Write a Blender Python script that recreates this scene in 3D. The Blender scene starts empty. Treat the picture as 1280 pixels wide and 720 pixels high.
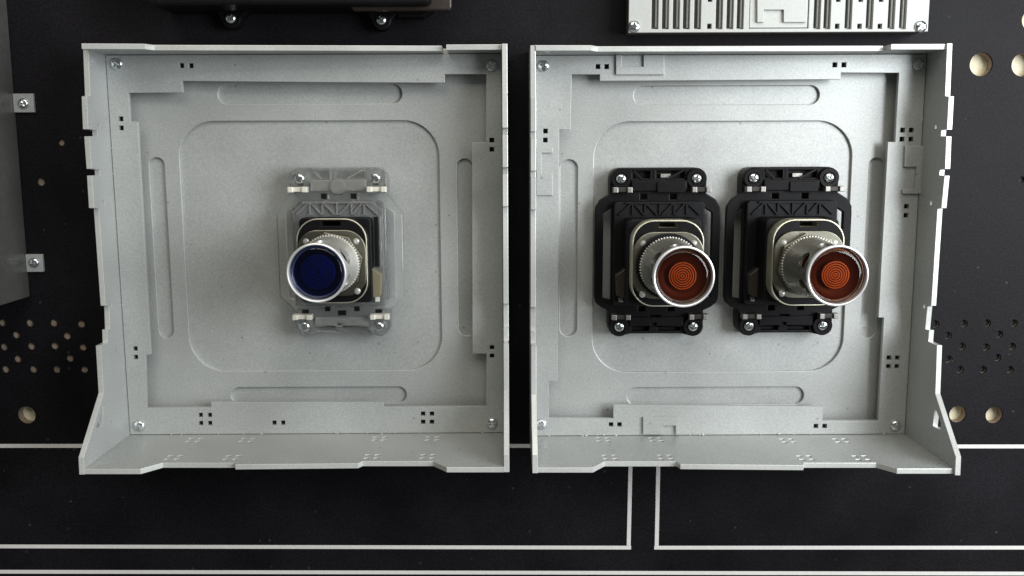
import bpy, bmesh, math, random
from mathutils import Matrix, Vector
random.seed(7)
sc = bpy.context.scene
COL = sc.collection
MM = 0.001

# ------------------------------------------------------------------ camera
F = 1167.5; HC = 460.0                       # focal length (px of a 1280 px wide picture), height above the board (mm)
def _n(v): return v.normalized()
_dn = _n(Vector((-6, 170, -F)))
_dv = Vector((33, -8017, -F)); _dv = _n(_dv - _dn * _dv.dot(_dn))
_Z = -_dn; _Y = -_dv; _X = _Y.cross(_Z)
ROT = Matrix((_X, _Y, _Z))                   # camera vector -> world vector
cam = bpy.data.cameras.new('camera'); camo = bpy.data.objects.new('camera', cam); COL.objects.link(camo)
cam.sensor_width = 36; cam.lens = F / 1280 * 36; cam.clip_start = 0.01; cam.clip_end = 20
camo.matrix_world = Matrix.Translation((0, 0, HC * MM)) @ ROT.to_4x4()
sc.camera = camo

# ------------------------------------------------------------------ world and lamps
w = bpy.data.worlds.new('World'); sc.world = w; w.use_nodes = True
bg = w.node_tree.nodes['Background']; bg.inputs[0].default_value = (0.80, 0.86, 0.78, 1); bg.inputs[1].default_value = 0.10

def area(name, loc, target, sx, sy, power, col):
    l = bpy.data.lights.new(name, 'AREA'); l.shape = 'RECTANGLE'; l.size = sx; l.size_y = sy
    l.energy = power; l.color = col
    o = bpy.data.objects.new(name, l); COL.objects.link(o); o.location = loc
    o.rotation_euler = (Vector(target) - Vector(loc)).to_track_quat('-Z', 'Y').to_euler()
    return o
area('window_light', (0.60, 0.10, 0.54), (0.08, -0.05, 0.0), 0.46, 0.50, 8.3, (0.93, 0.97, 1.0))
area('room_light', (0.0, 0.86, 0.98), (0.0, -0.05, 0.0), 1.2, 0.7, 8.5, (1.0, 0.94, 0.84))
sc.view_settings.view_transform = 'Standard'; sc.view_settings.look = 'None'
sc.view_settings.exposure = 0.0; sc.view_settings.gamma = 1.0
sc.render.engine = 'CYCLES'

# ------------------------------------------------------------------ pixel -> place (photo measurements at a known height / plane)
def ray(px, py): return ROT @ Vector((px - 640, -(py - 360), -F))
B0 = -4.2                                    # height of the board surface (mm)
def U(px, py, z=None):
    z = B0 if z is None else z
    r = ray(px, py); t = (z - HC) / r.z; return (r.x * t, r.y * t)
def onX(px, py, x):
    r = ray(px, py); t = x / r.x; return (r.y * t, HC + r.z * t)
def onY(px, py, y):
    r = ray(px, py); t = y / r.y; return (r.x * t, HC + r.z * t)

# ------------------------------------------------------------------ materials
def mat(name, col, rough=0.5, metal=0.0, var=0.0, vscale=400, bump=0.0, bscale=900, coat=0.0, trans=0.0, ior=1.45,
        spec=0.5, blot=0.0, bdist=0.0002, specks=False):
    m = bpy.data.materials.new(name); m.use_nodes = True; nt = m.node_tree; b = nt.nodes['Principled BSDF']
    c = (*col, 1)
    b.inputs['Base Color'].default_value = c; b.inputs['Roughness'].default_value = rough
    b.inputs['Metallic'].default_value = metal; b.inputs['Coat Weight'].default_value = coat
    b.inputs['Coat Roughness'].default_value = 0.05
    b.inputs['Transmission Weight'].default_value = trans; b.inputs['IOR'].default_value = ior
    b.inputs['Specular IOR Level'].default_value = spec
    tc = nt.nodes.new('ShaderNodeTexCoord')
    src = None
    if var or blot:
        n = nt.nodes.new('ShaderNodeTexNoise'); n.inputs['Scale'].default_value = vscale; n.inputs['Detail'].default_value = 3
        nt.links.new(tc.outputs['Object'], n.inputs['Vector'])
        r = nt.nodes.new('ShaderNodeMapRange'); r.inputs['From Min'].default_value = .25; r.inputs['From Max'].default_value = .75
        r.inputs['To Min'].default_value = 1 - var; r.inputs['To Max'].default_value = 1 + var
        nt.links.new(n.outputs['Fac'], r.inputs['Value'])
        n2 = nt.nodes.new('ShaderNodeTexNoise'); n2.inputs['Scale'].default_value = 22; n2.inputs['Detail'].default_value = 5
        nt.links.new(tc.outputs['Object'], n2.inputs['Vector'])
        r2 = nt.nodes.new('ShaderNodeMapRange'); r2.inputs['From Min'].default_value = .3; r2.inputs['From Max'].default_value = .7
        r2.inputs['To Min'].default_value = 1 - blot; r2.inputs['To Max'].default_value = 1 + blot
        nt.links.new(n2.outputs['Fac'], r2.inputs['Value'])
        mu = nt.nodes.new('ShaderNodeMath'); mu.operation = 'MULTIPLY'
        nt.links.new(r.outputs[0], mu.inputs[0]); nt.links.new(r2.outputs[0], mu.inputs[1])
        if specks:                                                      # small dark specks and dust
            vo = nt.nodes.new('ShaderNodeTexVoronoi'); vo.inputs['Scale'].default_value = 95
            nt.links.new(tc.outputs['Object'], vo.inputs['Vector'])
            sp = nt.nodes.new('ShaderNodeMapRange'); sp.inputs['From Min'].default_value = .035; sp.inputs['From Max'].default_value = .075
            sp.inputs['To Min'].default_value = .62 if specks is True else specks; sp.inputs['To Max'].default_value = 1
            nt.links.new(vo.outputs['Distance'], sp.inputs['Value'])
            m3 = nt.nodes.new('ShaderNodeMath'); m3.operation = 'MULTIPLY'
            nt.links.new(mu.outputs[0], m3.inputs[0]); nt.links.new(sp.outputs[0], m3.inputs[1]); mu = m3
        mx = nt.nodes.new('ShaderNodeVectorMath'); mx.operation = 'SCALE'; mx.inputs[0].default_value = col
        nt.links.new(mu.outputs[0], mx.inputs['Scale']); nt.links.new(mx.outputs[0], b.inputs['Base Color'])
        rr = nt.nodes.new('ShaderNodeMapRange'); rr.inputs['To Min'].default_value = max(.05, rough - .12); rr.inputs['To Max'].default_value = min(1, rough + .12)
        nt.links.new(n2.outputs['Fac'], rr.inputs['Value']); nt.links.new(rr.outputs[0], b.inputs['Roughness'])
    if bump:
        n = nt.nodes.new('ShaderNodeTexNoise'); n.inputs['Scale'].default_value = bscale; n.inputs['Detail'].default_value = 4
        nt.links.new(tc.outputs['Object'], n.inputs['Vector'])
        bp = nt.nodes.new('ShaderNodeBump'); bp.inputs['Strength'].default_value = bump; bp.inputs['Distance'].default_value = bdist
        nt.links.new(n.outputs['Fac'], bp.inputs['Height']); nt.links.new(bp.outputs[0], b.inputs['Normal'])
    return m
M_SILVER = mat('silver_paint', (0.455, 0.47, 0.46), .43, .35, var=.15, vscale=1300, blot=.09, specks=True, bump=.13, bscale=1500)
M_CUT = mat('cut_edge', (0.66, 0.67, 0.65), .36, .35, var=.08, vscale=900, blot=.1)
M_EDGE = M_SILVER
M_BLACKBOARD = mat('black_laminate', (0.008, 0.007, 0.009), .52, 0, var=.5, vscale=1000, blot=.35, bump=.4, bscale=1300, spec=.15, specks=5.0)
M_WOOD = mat('chipboard', (0.27, 0.21, 0.16), .8, 0, var=.35, vscale=500, blot=.2, bump=.5, bscale=600)
M_CREAM = mat('cream_wall', (0.80, 0.74, 0.55), .7, 0, var=.1, vscale=300, blot=.1)
M_DARKWOOD = mat('dim_chipboard', (0.30, 0.22, 0.16), .8, 0, var=.35, vscale=500, blot=.2)
M_WHITE = mat('white_stripe', (0.72, 0.70, 0.68), .5, 0, var=.06, vscale=600)
M_BLACK = mat('black_plastic', (0.006, 0.0055, 0.0065), .40, 0, var=.25, vscale=500, bump=.2, spec=.18)
M_BLACK2 = mat('black_plastic_matt', (0.005, 0.005, 0.006), .5, 0, var=.25, vscale=500, spec=.25)
M_CLEAR = mat('clear_plastic', (0.90, 0.91, 0.90), .04, 0, trans=.94, ior=1.35)
M_FROST = mat('frosted_plastic', (0.62, 0.62, 0.60), .12, 0, trans=.78, ior=1.4, var=.1)
M_CLEAR2 = mat('smoked_clear_plastic', (0.42, 0.43, 0.44), .22, 0, trans=.72, ior=1.35)
M_ZINC = mat('zinc', (0.72, 0.75, 0.77), .22, 1.0, var=.15, vscale=900)
M_NICKEL = mat('satin_nickel', (0.22, 0.21, 0.17), .36, 1.0, var=.12, vscale=700, blot=.15)
M_CHROME = mat('brushed_chrome', (0.80, 0.79, 0.75), .30, .7, var=.08, vscale=700, blot=.1)
M_STEEL = mat('turned_steel', (0.42, 0.41, 0.37), .3, .8, var=.1, blot=.15)
M_BEZEL = mat('bezel_aluminium', (0.85, 0.85, 0.87), .32, .6)
M_BRASS = mat('tarnished_plate', (0.80, 0.76, 0.60), .36, .85, var=.12, vscale=300, blot=.25)
M_CLIP = mat('clip_steel', (0.34, 0.33, 0.31), .4, .9, var=.2)
M_CLIPW = mat('clip_cream', (0.78, 0.75, 0.66), .45, .2, var=.1)
M_TERM = mat('amber_nylon', (0.30, 0.27, 0.18), .3, 0, trans=.35)
M_TERMD = mat('brown_nylon', (0.05, 0.042, 0.035), .35, 0, trans=.2)
def tinted(name, col):                                            # clear coloured plastic cap: tinted see-through with a glossy skin
    m = bpy.data.materials.new(name); m.use_nodes = True; nt = m.node_tree
    for n in list(nt.nodes):
        if n.type == 'BSDF_PRINCIPLED': nt.nodes.remove(n)
    out = [n for n in nt.nodes if n.type == 'OUTPUT_MATERIAL'][0]
    t = nt.nodes.new('ShaderNodeBsdfTransparent'); t.inputs[0].default_value = (*col, 1)
    g = nt.nodes.new('ShaderNodeBsdfGlossy'); g.inputs['Roughness'].default_value = .07
    f = nt.nodes.new('ShaderNodeFresnel'); f.inputs['IOR'].default_value = 1.49
    mx = nt.nodes.new('ShaderNodeMixShader')
    nt.links.new(f.outputs[0], mx.inputs[0]); nt.links.new(t.outputs[0], mx.inputs[1]); nt.links.new(g.outputs[0], mx.inputs[2])
    nt.links.new(mx.outputs[0], out.inputs['Surface'])
    return m
M_LENS_A = tinted('amber_cap', (0.84, 0.52, 0.38))
M_RING_A = mat('amber_lens_rings', (0.95, 0.42, 0.17), .4, 0)
M_REF_A = mat('amber_reflector', (0.085, 0.022, 0.013), .5, .3, var=.3, vscale=30)
M_LENS_B = tinted('blue_cap', (0.36, 0.44, 0.85))
M_RING_B = mat('blue_lens_rings', (0.02, 0.06, 0.34), .4, 0)
M_REF_B = mat('blue_reflector', (0.004, 0.010, 0.06), .5, .3, var=.3, vscale=30)
M_VENT = mat('pale_plastic', (0.50, 0.51, 0.49), .5, .2, var=.06, vscale=900, blot=.03)
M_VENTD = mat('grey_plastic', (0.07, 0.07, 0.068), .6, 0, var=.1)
M_BOX = mat('brushed_steel', (0.15, 0.15, 0.14), .42, .6, var=.1, vscale=300, blot=.2)

# ------------------------------------------------------------------ helpers
def origin(o):
    v = Vector((0, 0, 0))
    while o is not None: v += o.location; o = o.parent
    return v
def link(name, me, m, parent=None, loc=None):
    """mesh in metres; loc given: mesh is local to loc, else mesh is in world space"""
    o = bpy.data.objects.new(name, me); COL.objects.link(o)
    if m is not None and not me.materials: me.materials.append(m)
    if parent is not None:
        if loc is None: me.transform(Matrix.Translation(-origin(parent)))
        o.parent = parent
    if loc is not None: o.location = loc
    return o
def thing(name, label, cat, loc, group=None):
    o = bpy.data.objects.new(name, None); COL.objects.link(o); o.location = Vector(loc) * MM
    o.empty_display_size = .01
    o['label'] = label; o['category'] = cat
    if group: o['group'] = group
    return o
def rrect(x0, y0, x1, y1, r, n=8):
    pts = []
    for cx, cy, a in ((x1 - r, y1 - r, 0), (x0 + r, y1 - r, 90), (x0 + r, y0 + r, 180), (x1 - r, y0 + r, 270)):
        for i in range(n + 1):
            t = math.radians(a + 90 * i / n); pts.append((cx + r * math.cos(t), cy + r * math.sin(t)))
    return pts
def circ(cx, cy, r, n=32): return [(cx + r * math.cos(2 * math.pi * i / n), cy + r * math.sin(2 * math.pi * i / n)) for i in range(n)]
def sq(cx, cy, s): return [(cx - s, cy - s), (cx + s, cy - s), (cx + s, cy + s), (cx - s, cy + s)]
def slab_mesh(outer, holes, t, bevel=0.15):
    """solid sheet of thickness t (mm), local z 0..t, from a 2-D outline with holes"""
    cu = bpy.data.curves.new('c', 'CURVE'); cu.dimensions = '2D'; cu.fill_mode = 'BOTH'
    for ps in [outer] + list(holes):
        s = cu.splines.new('POLY'); s.points.add(len(ps) - 1); s.use_cyclic_u = True
        for p, q in zip(s.points, ps): p.co = (q[0] * MM, q[1] * MM, 0, 1)
    b = min(bevel, t * .3)
    cu.bevel_depth = b * MM; cu.bevel_resolution = 1; cu.offset = -b * MM; cu.extrude = (t / 2 - b) * MM
    o = bpy.data.objects.new('c', cu); COL.objects.link(o)
    dg = bpy.context.evaluated_depsgraph_get(); dg.update()
    me = bpy.data.meshes.new_from_object(o.evaluated_get(dg))
    bpy.data.objects.remove(o); bpy.data.curves.remove(cu)
    me.transform(Matrix.Translation((0, 0, t / 2 * MM)))
    bm = bmesh.new(); bm.from_mesh(me); bmesh.ops.remove_doubles(bm, verts=bm.verts, dist=1e-6)
    bmesh.ops.recalc_face_normals(bm, faces=bm.faces); bm.to_mesh(me); bm.free()
    me.materials.clear()
    for p in me.polygons: p.use_smooth = False
    return me
def slab(name, outer, z0, z1, m, parent=None, holes=(), bevel=0.15):
    me = slab_mesh(outer, holes, z1 - z0, bevel); me.transform(Matrix.Translation((0, 0, z0 * MM)))
    return link(name, me, m, parent)
AX_X = Matrix(((0, 0, 1, 0), (1, 0, 0, 0), (0, 1, 0, 0), (0, 0, 0, 1)))      # local (y,z,t) -> world, sheet standing across x
AX_Y = Matrix(((1, 0, 0, 0), (0, 0, -1, 0), (0, 1, 0, 0), (0, 0, 0, 1)))     # local (x,z,t) -> world, sheet standing across y, t towards -y
def sheet(name, outer, axis, at, t, m, parent=None, holes=(), bevel=0.15):
    me = slab_mesh(outer, holes, t, bevel)
    me.materials.append(m); me.materials.append(M_CUT)
    for p in me.polygons: p.material_index = 1 if abs(p.normal.z) < .4 else 0
    me.transform(AX_X if axis == 'x' else AX_Y)
    me.transform(Matrix.Translation((at * MM, 0, 0) if axis == 'x' else (0, at * MM, 0)))
    return link(name, me, m, parent)
def lathe_mesh(prof, seg=64, smooth=True, close=True):
    bm = bmesh.new(); rings = []
    for r, z in prof:
        if r < 1e-6: rings.append([bm.verts.new((0, 0, z * MM))])
        else: rings.append([bm.verts.new((r * MM * math.cos(2 * math.pi * i / seg), r * MM * math.sin(2 * math.pi * i / seg), z * MM)) for i in range(seg)])
    for a, b in zip(rings, rings[1:]):
        for i in range(seg):
            j = (i + 1) % seg
            if len(a) == 1 and len(b) == 1: continue
            if len(a) == 1: bm.faces.new((a[0], b[i], b[j]))
            elif len(b) == 1: bm.faces.new((a[i], a[j], b[0]))
            else: bm.faces.new((a[i], a[j], b[j], b[i]))
    bmesh.ops.recalc_face_normals(bm, faces=bm.faces)
    me = bpy.data.meshes.new('lathe'); bm.to_mesh(me); bm.free()
    if smooth:
        for p in me.polygons: p.use_smooth = True
        me.set_sharp_from_angle(angle=math.radians(32))
    return me
def lathe(name, prof, m, parent, at=(0, 0), seg=64):
    me = lathe_mesh(prof, seg); return link(name, me, m, parent, loc=Vector((at[0], at[1], 0)) * MM)
def box_bm(bm, x0, y0, z0, x1, y1, z1):
    v = [bm.verts.new((x * MM, y * MM, z * MM)) for z in (z0, z1) for x, y in ((x0, y0), (x1, y0), (x1, y1), (x0, y1))]
    for f in ((0, 3, 2, 1), (4, 5, 6, 7), (0, 1, 5, 4), (1, 2, 6, 5), (2, 3, 7, 6), (3, 0, 4, 7)): bm.faces.new([v[i] for i in f])
def bm_link(name, bm, m, parent):
    me = bpy.data.meshes.new(name); bm.to_mesh(me); bm.free(); return link(name, me, m, parent)
def bar_bm(bm, x0, y0, x1, y1, wd, z0, z1):
    d = Vector((x1 - x0, y1 - y0)).normalized(); n = Vector((-d.y, d.x)) * wd / 2
    ps = [(x0 + n.x, y0 + n.y), (x0 - n.x, y0 - n.y), (x1 - n.x, y1 - n.y), (x1 + n.x, y1 + n.y)]
    v = [bm.verts.new((x * MM, y * MM, z * MM)) for z in (z0, z1) for x, y in ps]
    for f in ((0, 3, 2, 1), (4, 5, 6, 7), (0, 1, 5, 4), (1, 2, 6, 5), (2, 3, 7, 6), (3, 0, 4, 7)): bm.faces.new([v[i] for i in f])
    bmesh.ops.recalc_face_normals(bm, faces=bm.faces)
def boolean(me, cutters):
    """subtract cutter meshes (consumed) from me"""
    a = bpy.data.objects.new('a', me); COL.objects.link(a); cs = []
    for c in cutters:
        o = bpy.data.objects.new('b', c); COL.objects.link(o); cs.append(o)
        md = a.modifiers.new('b', 'BOOLEAN'); md.object = o; md.operation = 'DIFFERENCE'; md.solver = 'EXACT'
    dg = bpy.context.evaluated_depsgraph_get(); dg.update()
    out = bpy.data.meshes.new_from_object(a.evaluated_get(dg))
    for o in [a] + cs: bpy.data.objects.remove(o)
    out.materials.clear()
    return out

# ------------------------------------------------------------------ screw (pan head, cross recess)
def make_screw_mesh(r):
    prof = [(0, 1.7)] + [(r * math.sin(t), 0.55 + 1.15 * math.cos(t)) for t in [math.radians(a) for a in (15, 30, 45, 60, 72, 82, 90)]] + [(r, 0), (0, 0)]
    me = lathe_mesh(prof, 32)
    cuts = []
    for a in (0, 90):
        bm = bmesh.new(); box_bm(bm, -r * .68, -.42, .45, r * .68, .42, 3)
        c = bpy.data.meshes.new('x'); bm.to_mesh(c); bm.free(); c.transform(Matrix.Rotation(math.radians(a), 4, 'Z')); cuts.append(c)
    cone = lathe_mesh([(0, .2), (1.2, 2.3), (0, 2.3)], 16); cuts.append(cone)
    me = boolean(me, cuts)
    for p in me.polygons: p.use_smooth = True
    me.set_sharp_from_angle(angle=math.radians(35))
    me.materials.append(M_ZINC)
    return me
SCREW = make_screw_mesh(2.75); SCREW_S = make_screw_mesh(2.45)
def screw(parent, x, y, z, me=SCREW, name='screw'):
    o = bpy.data.objects.new(name, me); COL.objects.link(o); o.parent = parent
    o.location = Vector((x, y, z)) * MM - origin(parent); o.rotation_euler = (random.uniform(-.04, .04), random.uniform(-.04, .04), random.uniform(0, 1.57))
    return o

# ================================================================== SETTING: black board, its lines and holes, wall behind
SMALL = [(3, 404), (37, 404), (67, 404), (101, 405), (20, 419), (83.5, 420), (5, 434), (39, 433), (68, 432.5), (103, 434), (22, 449), (87, 448),
         (7, 462), (41.5, 462), (70.5, 462), (105, 462)]
SMALL_LOOSE = [(76.5, 178), (51, 227.5)]
SMALL_R = [(1169.5, 405), (1205, 404.5), (1234, 404), (1267.5, 404), (1185, 419.5), (1249, 418), (1202.5, 433), (1232.5, 434), (1265, 433), (1186, 449),
           (1247, 447), (1200, 462), (1229, 462), (1262.5, 462), (1278, 225.5), (1283, 449)]
BIG = [(33, 519, 4.6), (1197.5, 518, 4.4), (1243, 519, 4.4), (1226.7, 80.5, 5.6), (1279, 81, 5.6), (1291, 25, 5.2)]
sh = [circ(*U(px, py), 1.85, 20) for px, py in SMALL]
sl = [circ(*U(px, py), r, 20) for (px, py), r in zip(SMALL_LOOSE, (1.6, 1.9))]
sr = [circ(*U(px, py), 1.9, 20) for px, py in SMALL_R]
bh = [circ(*U(px, py), r, 40) for px, py, r in BIG]
BX = (-420, -330, 420, 260)
def rect(x0, y0, x1, y1): return [(x0, y0), (x1, y0), (x1, y1), (x0, y1)]
board = slab('board', rect(*BX), B0 - 1.2, B0, M_BLACKBOARD, None, sh + sl + sr + bh, bevel=.12); board['kind'] = 'structure'
core = slab('board_core', rect(-419.5, -329.5, 419.5, 259.5), B0 - 5.6, B0 - 1.22, M_WOOD, board, [circ(*U(px, py), r - .05, 40) for px, py, r in BIG] +
            [circ(*U(px, py), 1.85, 20) for px, py in SMALL_R], bevel=.05)
wall = slab('wall', rect(-460, -380, 460, 300), B0 - 30, B0 - 5.7, M_CREAM, None); wall['kind'] = 'structure'
bm = bmesh.new()
for px, py in SMALL_R:                                              # black cylinders added in the right-hand holes for the darkness of their depth
    x, y = U(px, py); 
    for i in range(20):
        pass
for px, py in SMALL_R:
    x, y = U(px, py); bmesh.ops.create_cone(bm, cap_ends=True, segments=20, radius1=1.80 * MM, radius2=1.80 * MM, depth=3.6 * MM,
                                            matrix=Matrix.Translation((x * MM, y * MM, (B0 - 3.7) * MM)))
bm_link('drill_hole_shade', bm, M_BLACK2, board)['kind'] = 'stuff'
def stripe(p0, p1, wd):
    (x0, y0), (x1, y1) = U(*p0), U(*p1); d = Vector((x1 - x0, y1 - y0)).normalized(); n = Vector((-d.y, d.x)) * wd / 2
    return slab('stripe', [(x0 + n.x, y0 + n.y), (x0 - n.x, y0 - n.y), (x1 - n.x, y1 - n.y), (x1 + n.x, y1 + n.y)], B0, B0 + .12, M_WHITE, board, bevel=.03)
for a, b in (((-60, 557.3), (788.5, 557.3)), ((-60, 682.8), (788.8, 684.5)), ((821, 558.0), (1340, 558)), ((817.8, 684.5), (1340, 684.5)), ((-60, 714.5), (1340, 717)),
             ((788.6, 559), (785.8, 682)), ((823.3, 560), (820.8, 682))): stripe(a, b, 2.05)

# ================================================================== FRAMES
ZR = 6.0; ZB = -3.8; ZM = -2.0
LX = [(103.3, 54), (106, 119.5), (101.8, 120.5), (103.5, 161.5), (115, 163), (115.5, 170), (105, 170.5), (108, 211), (118, 212.5), (118.5, 219), (108.5, 219.5), (111, 260),
      (117, 261), (125.6, 382), (130, 383), (131, 411), (127.5, 412), (128, 428), (119.5, 432), (123, 491), (97.8, 572), (98.9, 594)]
RX = [(1190.7, 55), (1188, 120), (1192.7, 120.5), (1190.4, 161.8), (1183, 162.8), (1182.6, 170), (1189.6, 170.5), (1188, 211), (1181, 212.5), (1180.6, 219), (1187.3, 219.6),
      (1183.3, 260), (1178.4, 261), (1170.4, 382), (1165.6, 383), (1162.9, 411.5), (1167.8, 412.5), (1166.7, 426.7), (1177.8, 431.8), (1175.6, 492), (1201.6, 571), (1200.7, 592)]
TW = 2.5
def build_frame(label, inner, prof_px, outer_x, top_px, bot_px, opening, holes_px, screws_px, slots, square, wall_holes, tri_px, bot_marks, tabs=()):
    x0, yb, x1, yt = inner
    root = thing('mounting_frame', label, 'frame', ((x0 + x1) / 2, (yb + yt) / 2, B0), 'silver mounting frames on the black board')
    g = .28
    hs = [sq(*U(px, py, ZR), 1.12) for px, py in holes_px]
    sl_ = []
    for (a, b, c, d) in slots:
        X0, Y0, X1, Y1 = a, d, c, b
        sl_.append(rrect(X0, Y0, X1, Y1, min(X1 - X0, Y1 - Y0) / 2 - .01, 10))
    sqh = rrect(*square, 17.5, 16)
    cl = []                                                         # clusters of square holes; a black slab added under each gives its shade
    for p in hs:
        c = ((p[0][0] + p[2][0]) / 2, (p[0][1] + p[2][1]) / 2)
        for g_ in cl:
            if min(math.dist(c, q) for q in g_) < 6.5: g_.append(c); break
        else: cl.append([c])
    for g_ in cl:
        xs_ = [q[0] for q in g_]; ys_ = [q[1] for q in g_]
        slab('rim_hole_shade', rect(min(xs_) - 1.7, min(ys_) - 1.7, max(xs_) + 1.7, max(ys_) + 1.7), ZR - 3.6, ZR - 2.42, M_BLACK2, root)
    slab('back_plate', rect(x0 + g, yb + g, x1 - g, yt - g), B0 + .02, ZB, M_SILVER, root)
    slab('inset_panel', rect(x0 + g, yb + g, x1 - g, yt - g), ZB + .01, ZM, M_SILVER, root, sl_ + [sqh], bevel=.3)
    op = [U(px, py, ZR) for px, py in opening]
    slab('rim', rect(x0 + g, yb + g, x1 - g, yt - g), ZR - 2.4, ZR, M_SILVER, root, hs + [op], bevel=.12)
    for px, py in screws_px: screw(root, *U(px, py, ZR + 1), ZR + .02)
    # side walls
    pr = [onX(px, py, outer_x) for px, py in prof_px]
    ytop = yt + TW; ybot = yb - TW
    pr[0] = (ytop, pr[0][1]); pr[-1] = (ybot, pr[-1][1])
    tri = [onX(px, py, x0 if outer_x < 0 else x1) for px, py in tri_px]
    wh = [sq(*onX(px, py, x0 if outer_x < 0 else x1), .95) for px, py in wall_holes]
    out = [(ybot, B0 + .03), (ytop, B0 + .03)] + pr
    out2 = [(y, z * (.945 if z < 40 else .90) if outer_x > 0 and z > 0 else z) for y, z in out]
    sheet('wall_side', out2, 'x', x0 - TW, TW, M_EDGE, root, wh + [tri], bevel=.22)
    sheet('wall_side', out, 'x', x1, TW, M_EDGE, root, wh + [tri], bevel=.22)
    # top wall (outer face at yt+TW)
    tp = [q if q == 'N' else onY(q[0], q[1], yt + TW) for q in top_px]
    k = tp.index('N'); zn = tp[k - 1][1] - 13; tp[k:k + 1] = [(tp[k - 1][0], zn), (tp[k + 1][0], zn)]
    tp[0] = (x0 + .03, tp[0][1]); tp[-1] = (x1 - .03, tp[-1][1])
    sheet('wall_top', [(x1 - .03, B0 + .03), (x0 + .03, B0 + .03)] + tp, 'y', yt + TW, TW, M_EDGE, root, bevel=.22)
    bp = [onY(px, py, yb - TW) for px, py in bot_px]
    bp[0] = (x0 + .03, bp[0][1]); bp[-1] = (x1 - .03, bp[-1][1])
    mh = []
    for px, py in bot_marks:
        cx, cz = onY(px, py, yb)
        for dx in (-2.25, 2.25):
            for dz in (-2.4, 2.4): mh.append(sq(cx + dx, cz + dz, 1.1))
    sheet('wall_bottom', [(x1 - .03, B0 + .03), (x0 + .03, B0 + .03)] + bp, 'y', yb, TW, M_EDGE, root, mh, bevel=.22)
    bm = bmesh.new()                                                # dried glue crumbs along the seams
    for i in range(34):
        if i % 3: px, py, pz = random.uniform(x0 + 2, x1 - 2), yb + random.uniform(.1, .7), ZR + random.uniform(-.1, .4)
        else: px, py, pz = random.choice(((x0 + .4), (x1 - .4))), random.uniform(yb, yt), ZR + random.uniform(-.1, .3)
        bmesh.ops.create_icosphere(bm, subdivisions=1, radius=MM * random.uniform(.18, .55), matrix=Matrix.Translation((px * MM, py * MM, pz * MM)) @ Matrix.Diagonal((random.uniform(.6, 1.8), 1, .6, 1)))
    bm_link('glue_crumb', bm, M_SILVER, root)['kind'] = 'stuff'
    for t in tabs: slab('raised_tab', [U(px, py, ZR + 1) for px, py in t], ZR + .02, ZR + 1.5, M_SILVER, root, bevel=.15)
    return root

fl = build_frame('silver frame on the left, holding the single blue push button in a clear bracket', (-190, -139.7, -2.2, 46.3), LX, -192.5,
    [(104, 54.2), (181, 54.6), (192.5, 56.0), (552.2, 57.0), 'N', (557.8, 55.6), (634, 55.2)],
    [(105, 592.9), (176, 592.9), (203.8, 584.9), (293.8, 585), (294.5, 587.1), (447.8, 585.6), (453.3, 583), (541.6, 583), (558.4, 590.7), (629, 590.7)],
    [(160, 116), (228, 115.5), (227, 101), (400, 102.6), (555.8, 103.3), (555.8, 92.7), (607.8, 92.7), (607.4, 178.2), (590, 178.2), (590.7, 441.8), (608.2, 442), (607.8, 508.2),
     (479.3, 508.5), (479.3, 502.4), (264, 502.9), (264, 509.6), (182.9, 509.8), (181.1, 444), (187.8, 443), (171.5, 151.8), (162.2, 151.8)],
    [(226.9, 81.9), (238.6, 82.1), (151, 148.6), (151.5, 160), (614.8, 175.3), (614.8, 186.7), (615, 434.4), (615, 444.9), (169, 435.8), (169.6, 446.4),
     (250.6, 518.9), (262, 518.9), (251, 529), (262.3, 529), (342.7, 528.5), (353.7, 528.5), (528.7, 517.3), (539.8, 517.3), (528.8, 527.5), (539.8, 527.5)],
    [(145.1, 79.4), (614.9, 81.6), (173.4, 532.7), (615, 529.6)],
    [(*U(271.8, 105.5, ZM), *U(502.9, 129.3, ZM)), (U(186.9, 215, ZM)[0], U(200, 196.7, ZM)[1], U(205.9, 215, ZM)[0], U(200, 422, ZM)[1]), (U(571.2, 215, ZM)[0], U(580, 198.2, ZM)[1], U(590.5, 215, ZM)[0], U(580, 419.6, ZM)[1]), (*U(288.4, 484.4, ZM), *U(508.4, 503.2, ZM))],
    (U(237.5, 463.5, ZM)[0] + .6, U(300, 463.5, ZM)[1], U(550.5, 300, ZM)[0], U(400, 150.8, ZM)[1]),
    [(123.7, 157.5), (130, 252.8), (138.7, 382)], [(128.9, 508), (128.9, 528), (123.3, 536), (120.7, 533)],
    [(243, 550), (309, 550), (217, 572), (290, 572), (474.4, 548.5), (540, 548.5), (465, 570.7), (534.5, 570.7)])

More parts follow.
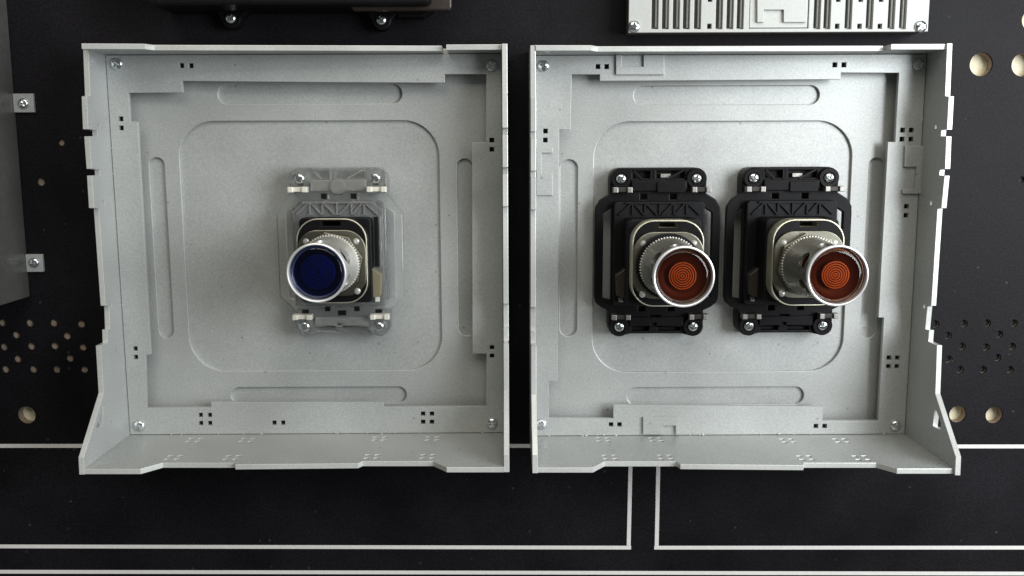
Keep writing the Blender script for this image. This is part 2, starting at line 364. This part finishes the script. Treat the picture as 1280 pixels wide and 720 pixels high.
fr = build_frame('silver frame on the right, holding two amber push buttons in black brackets', (13.2, -141.5, 199.7, 45.4), RX, 202.2,
    [(663, 56.4), (739, 56.4), (747, 57.8), (1104, 57.0), 'N', (1114.5, 54.9), (1190, 54.7)],
    [(670, 591), (741, 591), (755.6, 583.3), (845, 583.3), (850.5, 586.7), (1004, 588), (1005, 585), (1095, 585), (1121, 592.4), (1193, 592.4)],
    [(714.4, 92.9), (750, 92.9), (750, 101.1), (900, 100.2), (1051, 98.9), (1051, 90.7), (1123.8, 91), (1119, 177.3), (1110, 177.3), (1098.2, 397), (1105, 397), (1097.8, 526),
     (1028.4, 526), (1028.4, 508.4), (766.7, 506), (766.7, 523.3), (686, 522.2), (686, 476.2), (697, 476.2), (698.9, 161.8), (713.3, 161.8)],
    [(747.3, 83.2), (758.2, 83.2), (681.8, 163.8), (681.6, 175.1), (1043.6, 81), (1054.9, 81), (1128.4, 162.7), (1139.3, 162.7), (1127.6, 174), (1138.8, 174),
     (1133.2, 258), (1132.6, 269.2), (1111.2, 447.3), (1121.8, 447.3), (1110.7, 458), (1121.2, 458), (763.8, 530.7), (774.4, 530.7), (1020, 532.7), (1030.9, 532.7)],
    [(679.3, 82.2), (1148.3, 80.4), (676.7, 530.7), (1120.2, 532.7)],
    [(*U(792.2, 107.6, ZM), *U(1024, 130.4, ZM)), (U(700.4, 215, ZM)[0], U(710, 199.3, ZM)[1], U(722.3, 215, ZM)[0], U(710, 420.4, ZM)[1]), (U(1086, 215, ZM)[0], U(1090, 197, ZM)[1], U(1094.5, 400, ZM)[0], U(1090, 422.3, ZM)[1]), (*U(784, 484.5, ZM), *U(1004.4, 505, ZM))],
    (U(741.6, 300, ZM)[0], U(900, 464.5, ZM)[1], U(1060, 300, ZM)[0], U(900, 151.5, ZM)[1]),
    [(1169.3, 158.4), (1163.3, 253.8), (1154.9, 382.9)], [(1168.3, 508), (1175.6, 528), (1175.6, 537.7), (1165.8, 532.5)],
    [(754, 549.5), (820, 549.5), (762.5, 571.5), (832, 571.5), (985, 551), (1051.6, 551), (1007, 572.5), (1077, 572.5)],
    tabs=[[(770, 68.9), (776.7, 68.9), (776.7, 83.3), (804.4, 83.3), (804.4, 68.9), (830, 68.9), (830, 93.3), (770, 93.3)],
          [(670.6, 184.5), (690.6, 184.5), (690.6, 191), (676.7, 191), (676.7, 216.7), (690.6, 217), (690.6, 244), (670.6, 244)],
          [(803.8, 521.5), (847.8, 521.5), (847.8, 542.8), (844.4, 542.8), (844.4, 531.8), (827.8, 531.8), (827.8, 542.8), (803.8, 542.8)],
          [(1131, 182.7), (1155.6, 182.7), (1153.4, 242), (1127.8, 242), (1127.9, 236.7), (1142.4, 236.7), (1145.4, 208.4), (1130, 208.4)]])

# ================================================================== PUSH BUTTONS
def gear(r0, r1, n):
    pts = []
    for i in range(n):
        for k, r in ((0, r0), (.25, r0), (.5, r1), (.75, r1)):
            a = 2 * math.pi * (i + k) / n; pts.append((r * math.cos(a), r * math.sin(a)))
    return pts
def make_button(label, clear, zf, zl, m_lens, m_ring, win_rot, term_side, nut=True, rr=5.8):
    """zf: height of the flange face, zl: height of the bezel rim. built round the origin, moved afterwards"""
    root = thing('push_button', label, 'push button', (0, 0, 0), 'illuminated push buttons')
    m_ref = M_REF_B if clear else M_REF_A
    mb = M_CLEAR if clear else M_BLACK; mb2 = M_CLEAR2 if clear else M_BLACK2
    o = []
    # base outline: two feet rows and a wide octagonal ring with slits
    def half(s): return [(s * x, y) for x, y in ()]
    right = [(23.4, 36.2)] + [(18.2 + 5.2 * math.cos(math.radians(a)), 36.2 + 5.2 * math.sin(math.radians(a))) for a in (22, 45, 67, 90)]
    out = [(18.2 + 5.2 * math.cos(math.radians(a)), 36.2 + 5.2 * math.sin(math.radians(a))) for a in (0, 22, 45, 67, 90)]
    out += [(-18.2 + 5.2 * math.cos(math.radians(a)), 36.2 + 5.2 * math.sin(math.radians(a))) for a in (90, 112, 135, 158, 180)]
    out += [(-23.4, 29), (-28.2, 26), (-30.4, 22.5), (-30.6, 19), (-30.6, -21.5), (-29.8, -24.5), (-27, -26.8), (-23.4, -28.5)]
    out += [(-18.2 + 5.2 * math.cos(math.radians(a)), -36.2 + 5.2 * math.sin(math.radians(a))) for a in (180, 202, 225, 248, 270)]
    out += [(-12.5, -40), (12.5, -40)]
    out += [(18.2 + 5.2 * math.cos(math.radians(a)), -36.2 + 5.2 * math.sin(math.radians(a))) for a in (270, 292, 315, 338, 360)]
    out += [(23.4, -28.5), (27, -26.8), (29.8, -24.5), (30.6, -21.5), (30.6, 19), (30.4, 22.5), (28.2, 26), (23.4, 29)]
    if clear: out = [p for p in out if not (abs(p[0]) in (28.2, 29.8, 27) or (abs(p[0]) == 30.4))]
    slits = [[(s * a, b) for a, b in ((22.6, -23), (26.4, -22), (26.4, 19.5), (22.6, 22))] for s in (-1, 1)]
    nt = [rect(-8.6, 26.2, -5.6, 28.6), rect(5.8, 26.2, 8.8, 28.6), rect(-8.6, -28.6, -5.6, -26.2), rect(5.8, -28.6, 8.8, -26.2), rect(-3, -33.5, 2, -31), rect(-12.5, 36.3, -3, 39.8), rect(-1, 36.3, 12.5, 39.8),
          rect(-12, -38.6, -3.5, -36.8), rect(1, -38.6, 12, -36.8)]
    slab('bracket', out, 3.0, 6.2, mb, root, slits + nt, bevel=.5)
    slab('bracket_foot', [p for p in out if p[1] > 28.9], ZB + .03, 2.98, mb, root, bevel=.4)
    slab('bracket_foot', [p for p in out if p[1] < -28.4], ZB + .03, 2.98, mb, root, bevel=.4)
    slab('bracket_base', rrect(-20.5, -25, 20.5, 25, 2), ZB + .03, 2.98, mb2, root, bevel=.4)
    slab('contact_block', [(-21.8, -25.4), (21.8, -25.4), (21.8, 20.5), (16.8, 25.4), (-16.8, 25.4), (-21.8, 20.5)] if clear else rrect(-21.8, -25.4, 21.8, 25.4, 2), 6.25, 11.0, mb2, root, bevel=.5)
    slab('housing', rrect(-17, -22.5, 17, 18, 2.5), 11.05, zf - 10.5, M_BLACK2 if not clear else M_BLACK2, root, bevel=.5)
    # truss ribs
    bm = bmesh.new()
    for x in (-13, -7, 0, 7, 13):
        bar_bm(bm, x, 19, x, 25.2, .8, 11.05, 12.0)
    for x0, x1 in ((-19.5, -13.3), (-1, -6.7), (1, 6.7), (19.5, 13.3)): bar_bm(bm, x0, 19, x1, 24.8, .8, 11.02, 12.2)
    for x0, x1 in ((-12.4, -7.4), (12.4, 7.4)): bar_bm(bm, x0, 24.8, x1, 19, .8, 11.02, 12.1)
    bar_bm(bm, -16.5, 24.9, 16.5, 24.9, .9, 11.02, 12.4)
    for x0, y0, x1, y1 in ((-12, 40.1, -8, 35.9), (-3.5, 35.9, -3.5, 40.1), (4, 35.9, 12, 40.1)): bar_bm(bm, x0, y0, x1, y1, .8, 5.0, 6.9)
    bm_link('rib', bm, M_FROST if clear else mb2, root)
    if clear:
        for x, y, a, b in ((-7.1, 27.6, 1.4, 1.3), (7.3, 27.6, 1.4, 1.3), (0, 29.2, 1.9, .8), (-7.1, -27.6, 1.3, 1.2), (7.3, -27.6, 1.3, 1.2), (0, -29.6, 2, 1.2), (-18, 33.2, 1.4, .6), (18, 33.2, 1.4, .6), (-18, -28.8, 1.7, .9), (18, -28.8, 1.7, .9)):
            slab('dark_latch_gap', rect(x - a, y - b, x + a, y + b), 6.22, 6.5, M_BLACK2, root, bevel=.05)  # black slabs added for the dark inside of the latch openings
        for x, wd in ((18.6, .9), (20.6, .5)): slab('rail', rect(x - wd, -6, x + wd, 18), 11.02, 12.6, M_BLACK2 if wd > .6 else M_FROST, root, bevel=.15)
    slab('latch_bar', rrect(-13.2, 30.2, 13.6, 35.4, .8), 6.25, 8.2, M_FROST if clear else mb, root, bevel=.4)
    slab('latch_bar', rrect(-13.2, -36.2, 13.2, -31.4, .8), 6.25, 8.0, M_FROST if clear else mb, root, [rect(-2.6, -36, 0, -34.4)], bevel=.4)
    slab('latch_boss', circ(0.2, 32.4, 3.8, 28) if clear else rrect(-1.0, 29.6, 12.8, 34.6, 1), 8.25, 9.2, M_FROST if clear else mb, root, bevel=.4)
    if not clear: slab('bright_window', rect(1.2, 36.6, 6, 38.4), ZB + .04, 5.2, M_CLIP, root, bevel=.1)
    for sx in (-1, 1):
        for sy in (-1, 1):
            cx, cy = 18.2 * sx, 36.2 * sy
            lathe('screw_boss', [(0, 6.25), (4.9, 6.25), (4.9, 7.6), (4.5, 8.0), (3.0, 8.0), (2.9, 7.4), (0, 7.4)], mb, root, (cx, cy), 32)
            screw(root, cx, cy, 7.45, SCREW_S)
            yy = 31.0 * sy; xx = 18.9 * sx + (1.2 if not clear else 0)
            mc = M_CLIPW if clear else M_CLIP
            c = slab('clip', rect(xx - 3.2, yy - 1.1, xx + 3.2, yy + 1.1), 6.25, 10.2, mc if clear else M_TERMD, root, bevel=.25)
            for d in (-1, 1): slab('clip_end', rect(xx + d * 3.4 - 1.2, yy - 1.35, xx + d * 3.4 + 1.2, yy + 1.25), 6.3, 11.3, mc, c, bevel=.3)
    # terminal lug
    s = term_side
    t = slab('terminal', [(s * 16.5, -6), (s * 21.2, -9.5), (s * 20.7, -19.5), (s * 16.8, -20.5)] [::(1 if s < 0 else -1)], 11.3, 17, M_TERM if clear else M_TERMD, root, bevel=.4)
    slab('terminal_tongue', rect(*sorted((s * 17.4, s * 19.4))[:1], -23, max(s * 17.4, s * 19.4), -20.6), 11.3, 14, M_CLIPW if clear else M_CLIP, t, bevel=.2)
    # flange: metal-sided plate, black face, silver adapter plate with rivets
    fy = -1.5
    slab('flange_side', rrect(-16.3, fy - 19.8, 16.3, fy + 19.8, 10), zf - 10.4, zf - 1.6, M_BRASS if not clear else M_BLACK, root, [rect(-4.3, fy + 16.4, 4.3, fy + 18.6)], bevel=.5)
    slab('flange_face', rrect(-15.9, fy - 19.4, 15.9, fy + 19.4, 9.7), zf - 1.58, zf - .9, M_BLACK, root, [rect(-4.3, fy + 16.4, 4.3, fy + 18.6)], bevel=.2)
    slab('flange_edge', rrect(-16.3, fy - 19.8, 16.3, fy + 19.8, 10), zf - 1.59, zf - .7, M_BRASS, root, [rrect(-15.8, fy - 19.3, 15.8, fy + 19.3, 9.6)], bevel=.12)
    slab('adapter_plate', rrect(-16.0, fy - 16.2, 16.0, fy + 14.6, 9.5), zf - .85, zf + .5, M_NICKEL, root, bevel=.35)
    for x, y in ((-11.5, 9.3), (11.5, 9.3), (-11.5, -13.9), (11.5, -13.9)):
        lathe('rivet', [(0, 1.2 + zf), (.9, 1.05 + zf), (1.5, .5 + zf), (1.5, .4 + zf)], M_CHROME, root, (x, fy + y), 20)
    h = [((14.9) * math.cos(math.radians(a)), -2.3 + 14.9 * math.sin(math.radians(a))) for a in range(10, 370, 45 if nut else 10)]
    if nut: slab('lock_nut', h, zf + .55, zf + 3.2, M_NICKEL, root, bevel=.35)
    else: slab('gasket', h, zf + .55, zf + 3.2, M_BLACK, root, bevel=.35)
    me = slab_mesh(gear(13.7, 13.0, 64), (), 1.9, .1); me.transform(Matrix.Translation((0, -2.3 * MM, (zf + 3.25) * MM)))
    link('knurled_ring', me, M_CHROME, root)
    cy = -2.3; zb = zf + 5.2
    # barrel: tube with four oval windows
    tube = lathe_mesh([(13.2, zb), (13.0, zb + .6), (12.6, zb + 6), (11.3, zl - 5), (11.7, zl - 3.9), (11.7, zl - 3.7), (10.4, zl - 3.7), (10.4, zb), (13.2, zb)], 72)
    bmesh_fix = bmesh.new(); bmesh_fix.from_mesh(tube); bmesh.ops.remove_doubles(bmesh_fix, verts=bmesh_fix.verts, dist=1e-7); bmesh.ops.recalc_face_normals(bmesh_fix, faces=bmesh_fix.faces); bmesh_fix.to_mesh(tube); bmesh_fix.free()
    cuts = []
    for k in range(6):
        c = slab_mesh(circ(0, 0, 1, 28), (), 8, .0); c.transform(Matrix.Translation((0, 0, 8 * MM)) @ Matrix.Diagonal((4.8 if clear else 4.0, 3.9, 1, 1)))
        a = math.radians(win_rot + 60 * k)
        c.transform(Matrix.Translation((0, 0, (zl - (14.5 if clear else 13)) * MM)) @ Matrix.Rotation(a, 4, 'Z') @ Matrix.Rotation(math.pi / 2, 4, 'Y') @ Matrix.Rotation(math.pi / 2, 4, 'Z')
                    if False else Matrix.Translation((0, 0, (zl - (14.5 if clear else 13)) * MM)) @ Matrix.Rotation(a, 4, 'Z') @ Matrix.Rotation(math.pi / 2, 4, 'Y'))
        cuts.append(c)
    tube = boolean(tube, cuts)
    for p in tube.polygons: p.use_smooth = True
    tube.set_sharp_from_angle(angle=math.radians(30))
    tube.transform(Matrix.Translation((0, cy * MM, 0)))
    link('barrel', tube, M_CHROME if clear else M_STEEL, root)
    lathe('inner_sleeve', [(9.6, zb + .1), (9.6, zl - 6.5)], m_ref, root, (0, cy), 40)
    bz = lathe('bezel', [(11.8, zl - 3.4), (12.5, zl - 3.2), (12.9, zl - 2), (12.9, zl - .6), (12.7, zl - .15), (12.3, zl), (11.95, zl - .15), (11.8, zl - .6), (11.75, zl - 3.4), (11.8, zl - 3.4)], M_BEZEL, root, (0, cy), 80)
    # lens: clear rim, flat face, fine concentric ridges in the middle
    lathe('lens', [(0, zl - 1.3), (9.3, zl - 1.3), (9.6, zl - 1.31), (10.3, zl - 1.5), (10.6, zl - 1.65), (11.1, zl - 1.95), (11.75, zl - 2.2)], m_lens, root, (0, cy), 72)
    bm = bmesh.new(); r = rr                                        # separate raised ridges
    while r > .6:
        me = lathe_mesh([(r, zl - 4.0), (r - .06, zl - 3.0), (r - .46, zl - 2.95), (r - .52, zl - 4.2)], 56); bm.from_mesh(me); r -= .98
    me = bpy.data.meshes.new('r'); bm.to_mesh(me); bm.free()
    link('lens_rings', me, m_ring, root, loc=Vector((0, cy, 0)) * MM)
    lathe('reflector', [(11.6, zl - 3.4), (10.1, zl - 4.6), (8.0, zl - 5.6), (rr + .3, zl - 6.0), (rr + .1, zl - 3.9), (0, zl - 3.9)], m_ref, root, (0, cy), 56)
    return root
def place(root, x, y): root.location = Vector((x, y, 0)) * MM
b1 = make_button('blue lens push button in a clear plastic bracket', True, 29, 65, M_LENS_B, M_RING_B, 30, 1, rr=7.4); place(b1, -81.6, -48.4)
b2 = make_button('amber lens push button in a black bracket, nearer the middle of the board', False, 38, 77, M_LENS_A, M_RING_A, 90, -1, nut=False); place(b2, 73.0, -49.2)
AMB2 = 'amber lens push button in a black bracket, rightmost of the three buttons'
b3 = make_button(AMB2, False, 38, 77, M_LENS_A, M_RING_A, 94, -1); place(b3, 136.9, -49.1)

# ================================================================== VENTED COVER (upper right)
vc = thing('vent_cover', 'pale slotted cover plate with two corner screws, above the right frame', 'cover plate', (128, 80, B0))
ZV = 9.0
def UV(px, py): return U(px, py, ZV)
xl = UV(786, 20)[0]; xr = UV(1161, 20)[0]; yb_ = UV(900, 40.3)[1]; ytp = yb_ + 70
sx_ = [818.7, 831.8, 845.3, 858, 871.9, 899, 912.5, 925.3, 1021.4, 1034, 1060.5, 1087, 1114.3, 1128.7]
small = [887, 1047, 1075, 1100.5]
hl = []
for px in sx_:
    x = UV(px, 20)[0]; hl.append(rect(x - 1.6, UV(px, 36.5)[1], x + 1.6, ytp - 8))
for px in small:
    x = UV(px, 20)[0]; y = UV(px, 33)[1]
    hl.append(rect(x - 1.0, y - 1.1, x + 1.0, y + 1.2)); hl.append(rect(x - 1.0, y + 11.2, x + 1.0, y + 13.5))
cb = (UV(936.5, 20)[0], UV(970, 35.5)[1], UV(1011, 20)[0], ytp - 10)
hl.append(rect(*cb))
slab('cover_face', rect(xl, yb_, xr, ytp), ZV - 2.4, ZV, M_VENT, vc, hl, bevel=.2)
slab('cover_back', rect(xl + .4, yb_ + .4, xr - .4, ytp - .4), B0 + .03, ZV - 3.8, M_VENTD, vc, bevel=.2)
for a, b, c, d in ((xl + .3, yb_ + .3, xr - .3, yb_ + 2), (xl + .3, yb_ + 2.02, xl + 2, ytp - .4), (xr - 2, yb_ + 2.02, xr - .3, ytp - .4)):
    slab('cover_side', rect(a, b, c, d), ZV - 3.79, ZV - 2.41, M_VENT, vc, bevel=.1)
slab('centre_plate', rect(cb[0] + .35, cb[1] + .35, cb[2] - .35, cb[3] - .35), ZV - 3.78, ZV - .5, M_VENT, vc, bevel=.2)
for px in sx_:                                                         # louvre blades seen inside the slots
    x = UV(px, 20)[0]; slab('louvre', rect(x + .5, UV(px, 34)[1], x + 1.3, ytp - 9), ZV - 3.78, ZV - 2.0, M_VENT, vc, bevel=.1)
slab('raised_tab', [UV(*p) for p in ((946, -14), (1008, -14), (1007, 28), (979, 28), (979, 12.5), (954, 12.5), (954, 28), (946, 28))], ZV - .49, ZV + 1.0, M_VENT, vc, bevel=.15)
screw(vc, *U(793, 33, ZV + 1), ZV + .02); screw(vc, *U(1151.8, 33, ZV + 1), ZV + .02)

# ================================================================== BLACK BOX (upper left)
bb = thing('black_box', 'dark black plastic box at the top edge above the left frame, with two screwed lugs', 'box', (-95, 90, B0))
xb0 = U(206, 10, 3)[0]; xb1 = U(543, 10, 3)[0]; yb0 = U(300, 15, 3)[1]
slab('box_body', rrect(xb0, yb0, xb1, yb0 + 90, 3), B0 + .03, 26, M_BLACK, bb, bevel=1.0)
slab('box_lip', rrect(xb0 + 90, yb0 - 1.5, U(565, 8, 14)[0], yb0 + 86, 2), 12, 17, mat('brown_black_plastic', (0.035, 0.026, 0.022), .35, 0, var=.2), bb, bevel=.8)
for px, py in ((288, 22.5), (476.5, 24.5)):
    x, y = U(px, py, 5)
    slab('lug', [(x - 9, yb0 + 3)] + [(x + 4.6 * math.cos(math.radians(a)), y + 4.6 * math.sin(math.radians(a))) for a in range(180, 361, 20)] + [(x + 12, yb0 + 3)], B0 + .03, 4, M_BLACK, bb, bevel=.6)
    screw(bb, x, y, 4.02, SCREW_S)
x, y = U(505, 12, 5)
slab('foot', [(x - 4, y + 4), (x - 3, y - 3.4), (x + 9, y - 3.4), (x + 14, y - .5), (x + 15.5, y + 4)], B0 + .04, 5, M_BLACK, bb, bevel=.8)

# ================================================================== STEEL BOX (left edge)
sb = thing('steel_box', 'dull steel box cut off by the left edge, fixed by two screwed tabs', 'box', (-260, 20, B0))
xs, ys = U(37.8, 371, B0)
slab('box_body', rrect(xs - 70, ys, xs, ys + 230, .8), B0 + .03, 75, M_BOX, sb, bevel=.5)
for (px0, py0, px1, py1), (qx, qy) in (((10, 117, 42.5, 140.5), (28.3, 129)), ((20, 318, 54, 340), (41.8, 328.5))):
    x0, y1 = U(px0, py0, B0 + 2); x1, y0 = U(px1, py1, B0 + 2)
    t = slab('fixing_tab', rrect(max(x0, xs + .05), y0, x1, y1, .4), B0 + .03, B0 + 1.8, M_SILVER, sb, bevel=.25)
    screw(sb, *U(qx, qy, B0 + 3), B0 + 1.82, SCREW_S)
for o in bpy.data.objects:
    if o.type == 'MESH' and not o.data.materials: o.data.materials.append(M_SILVER)
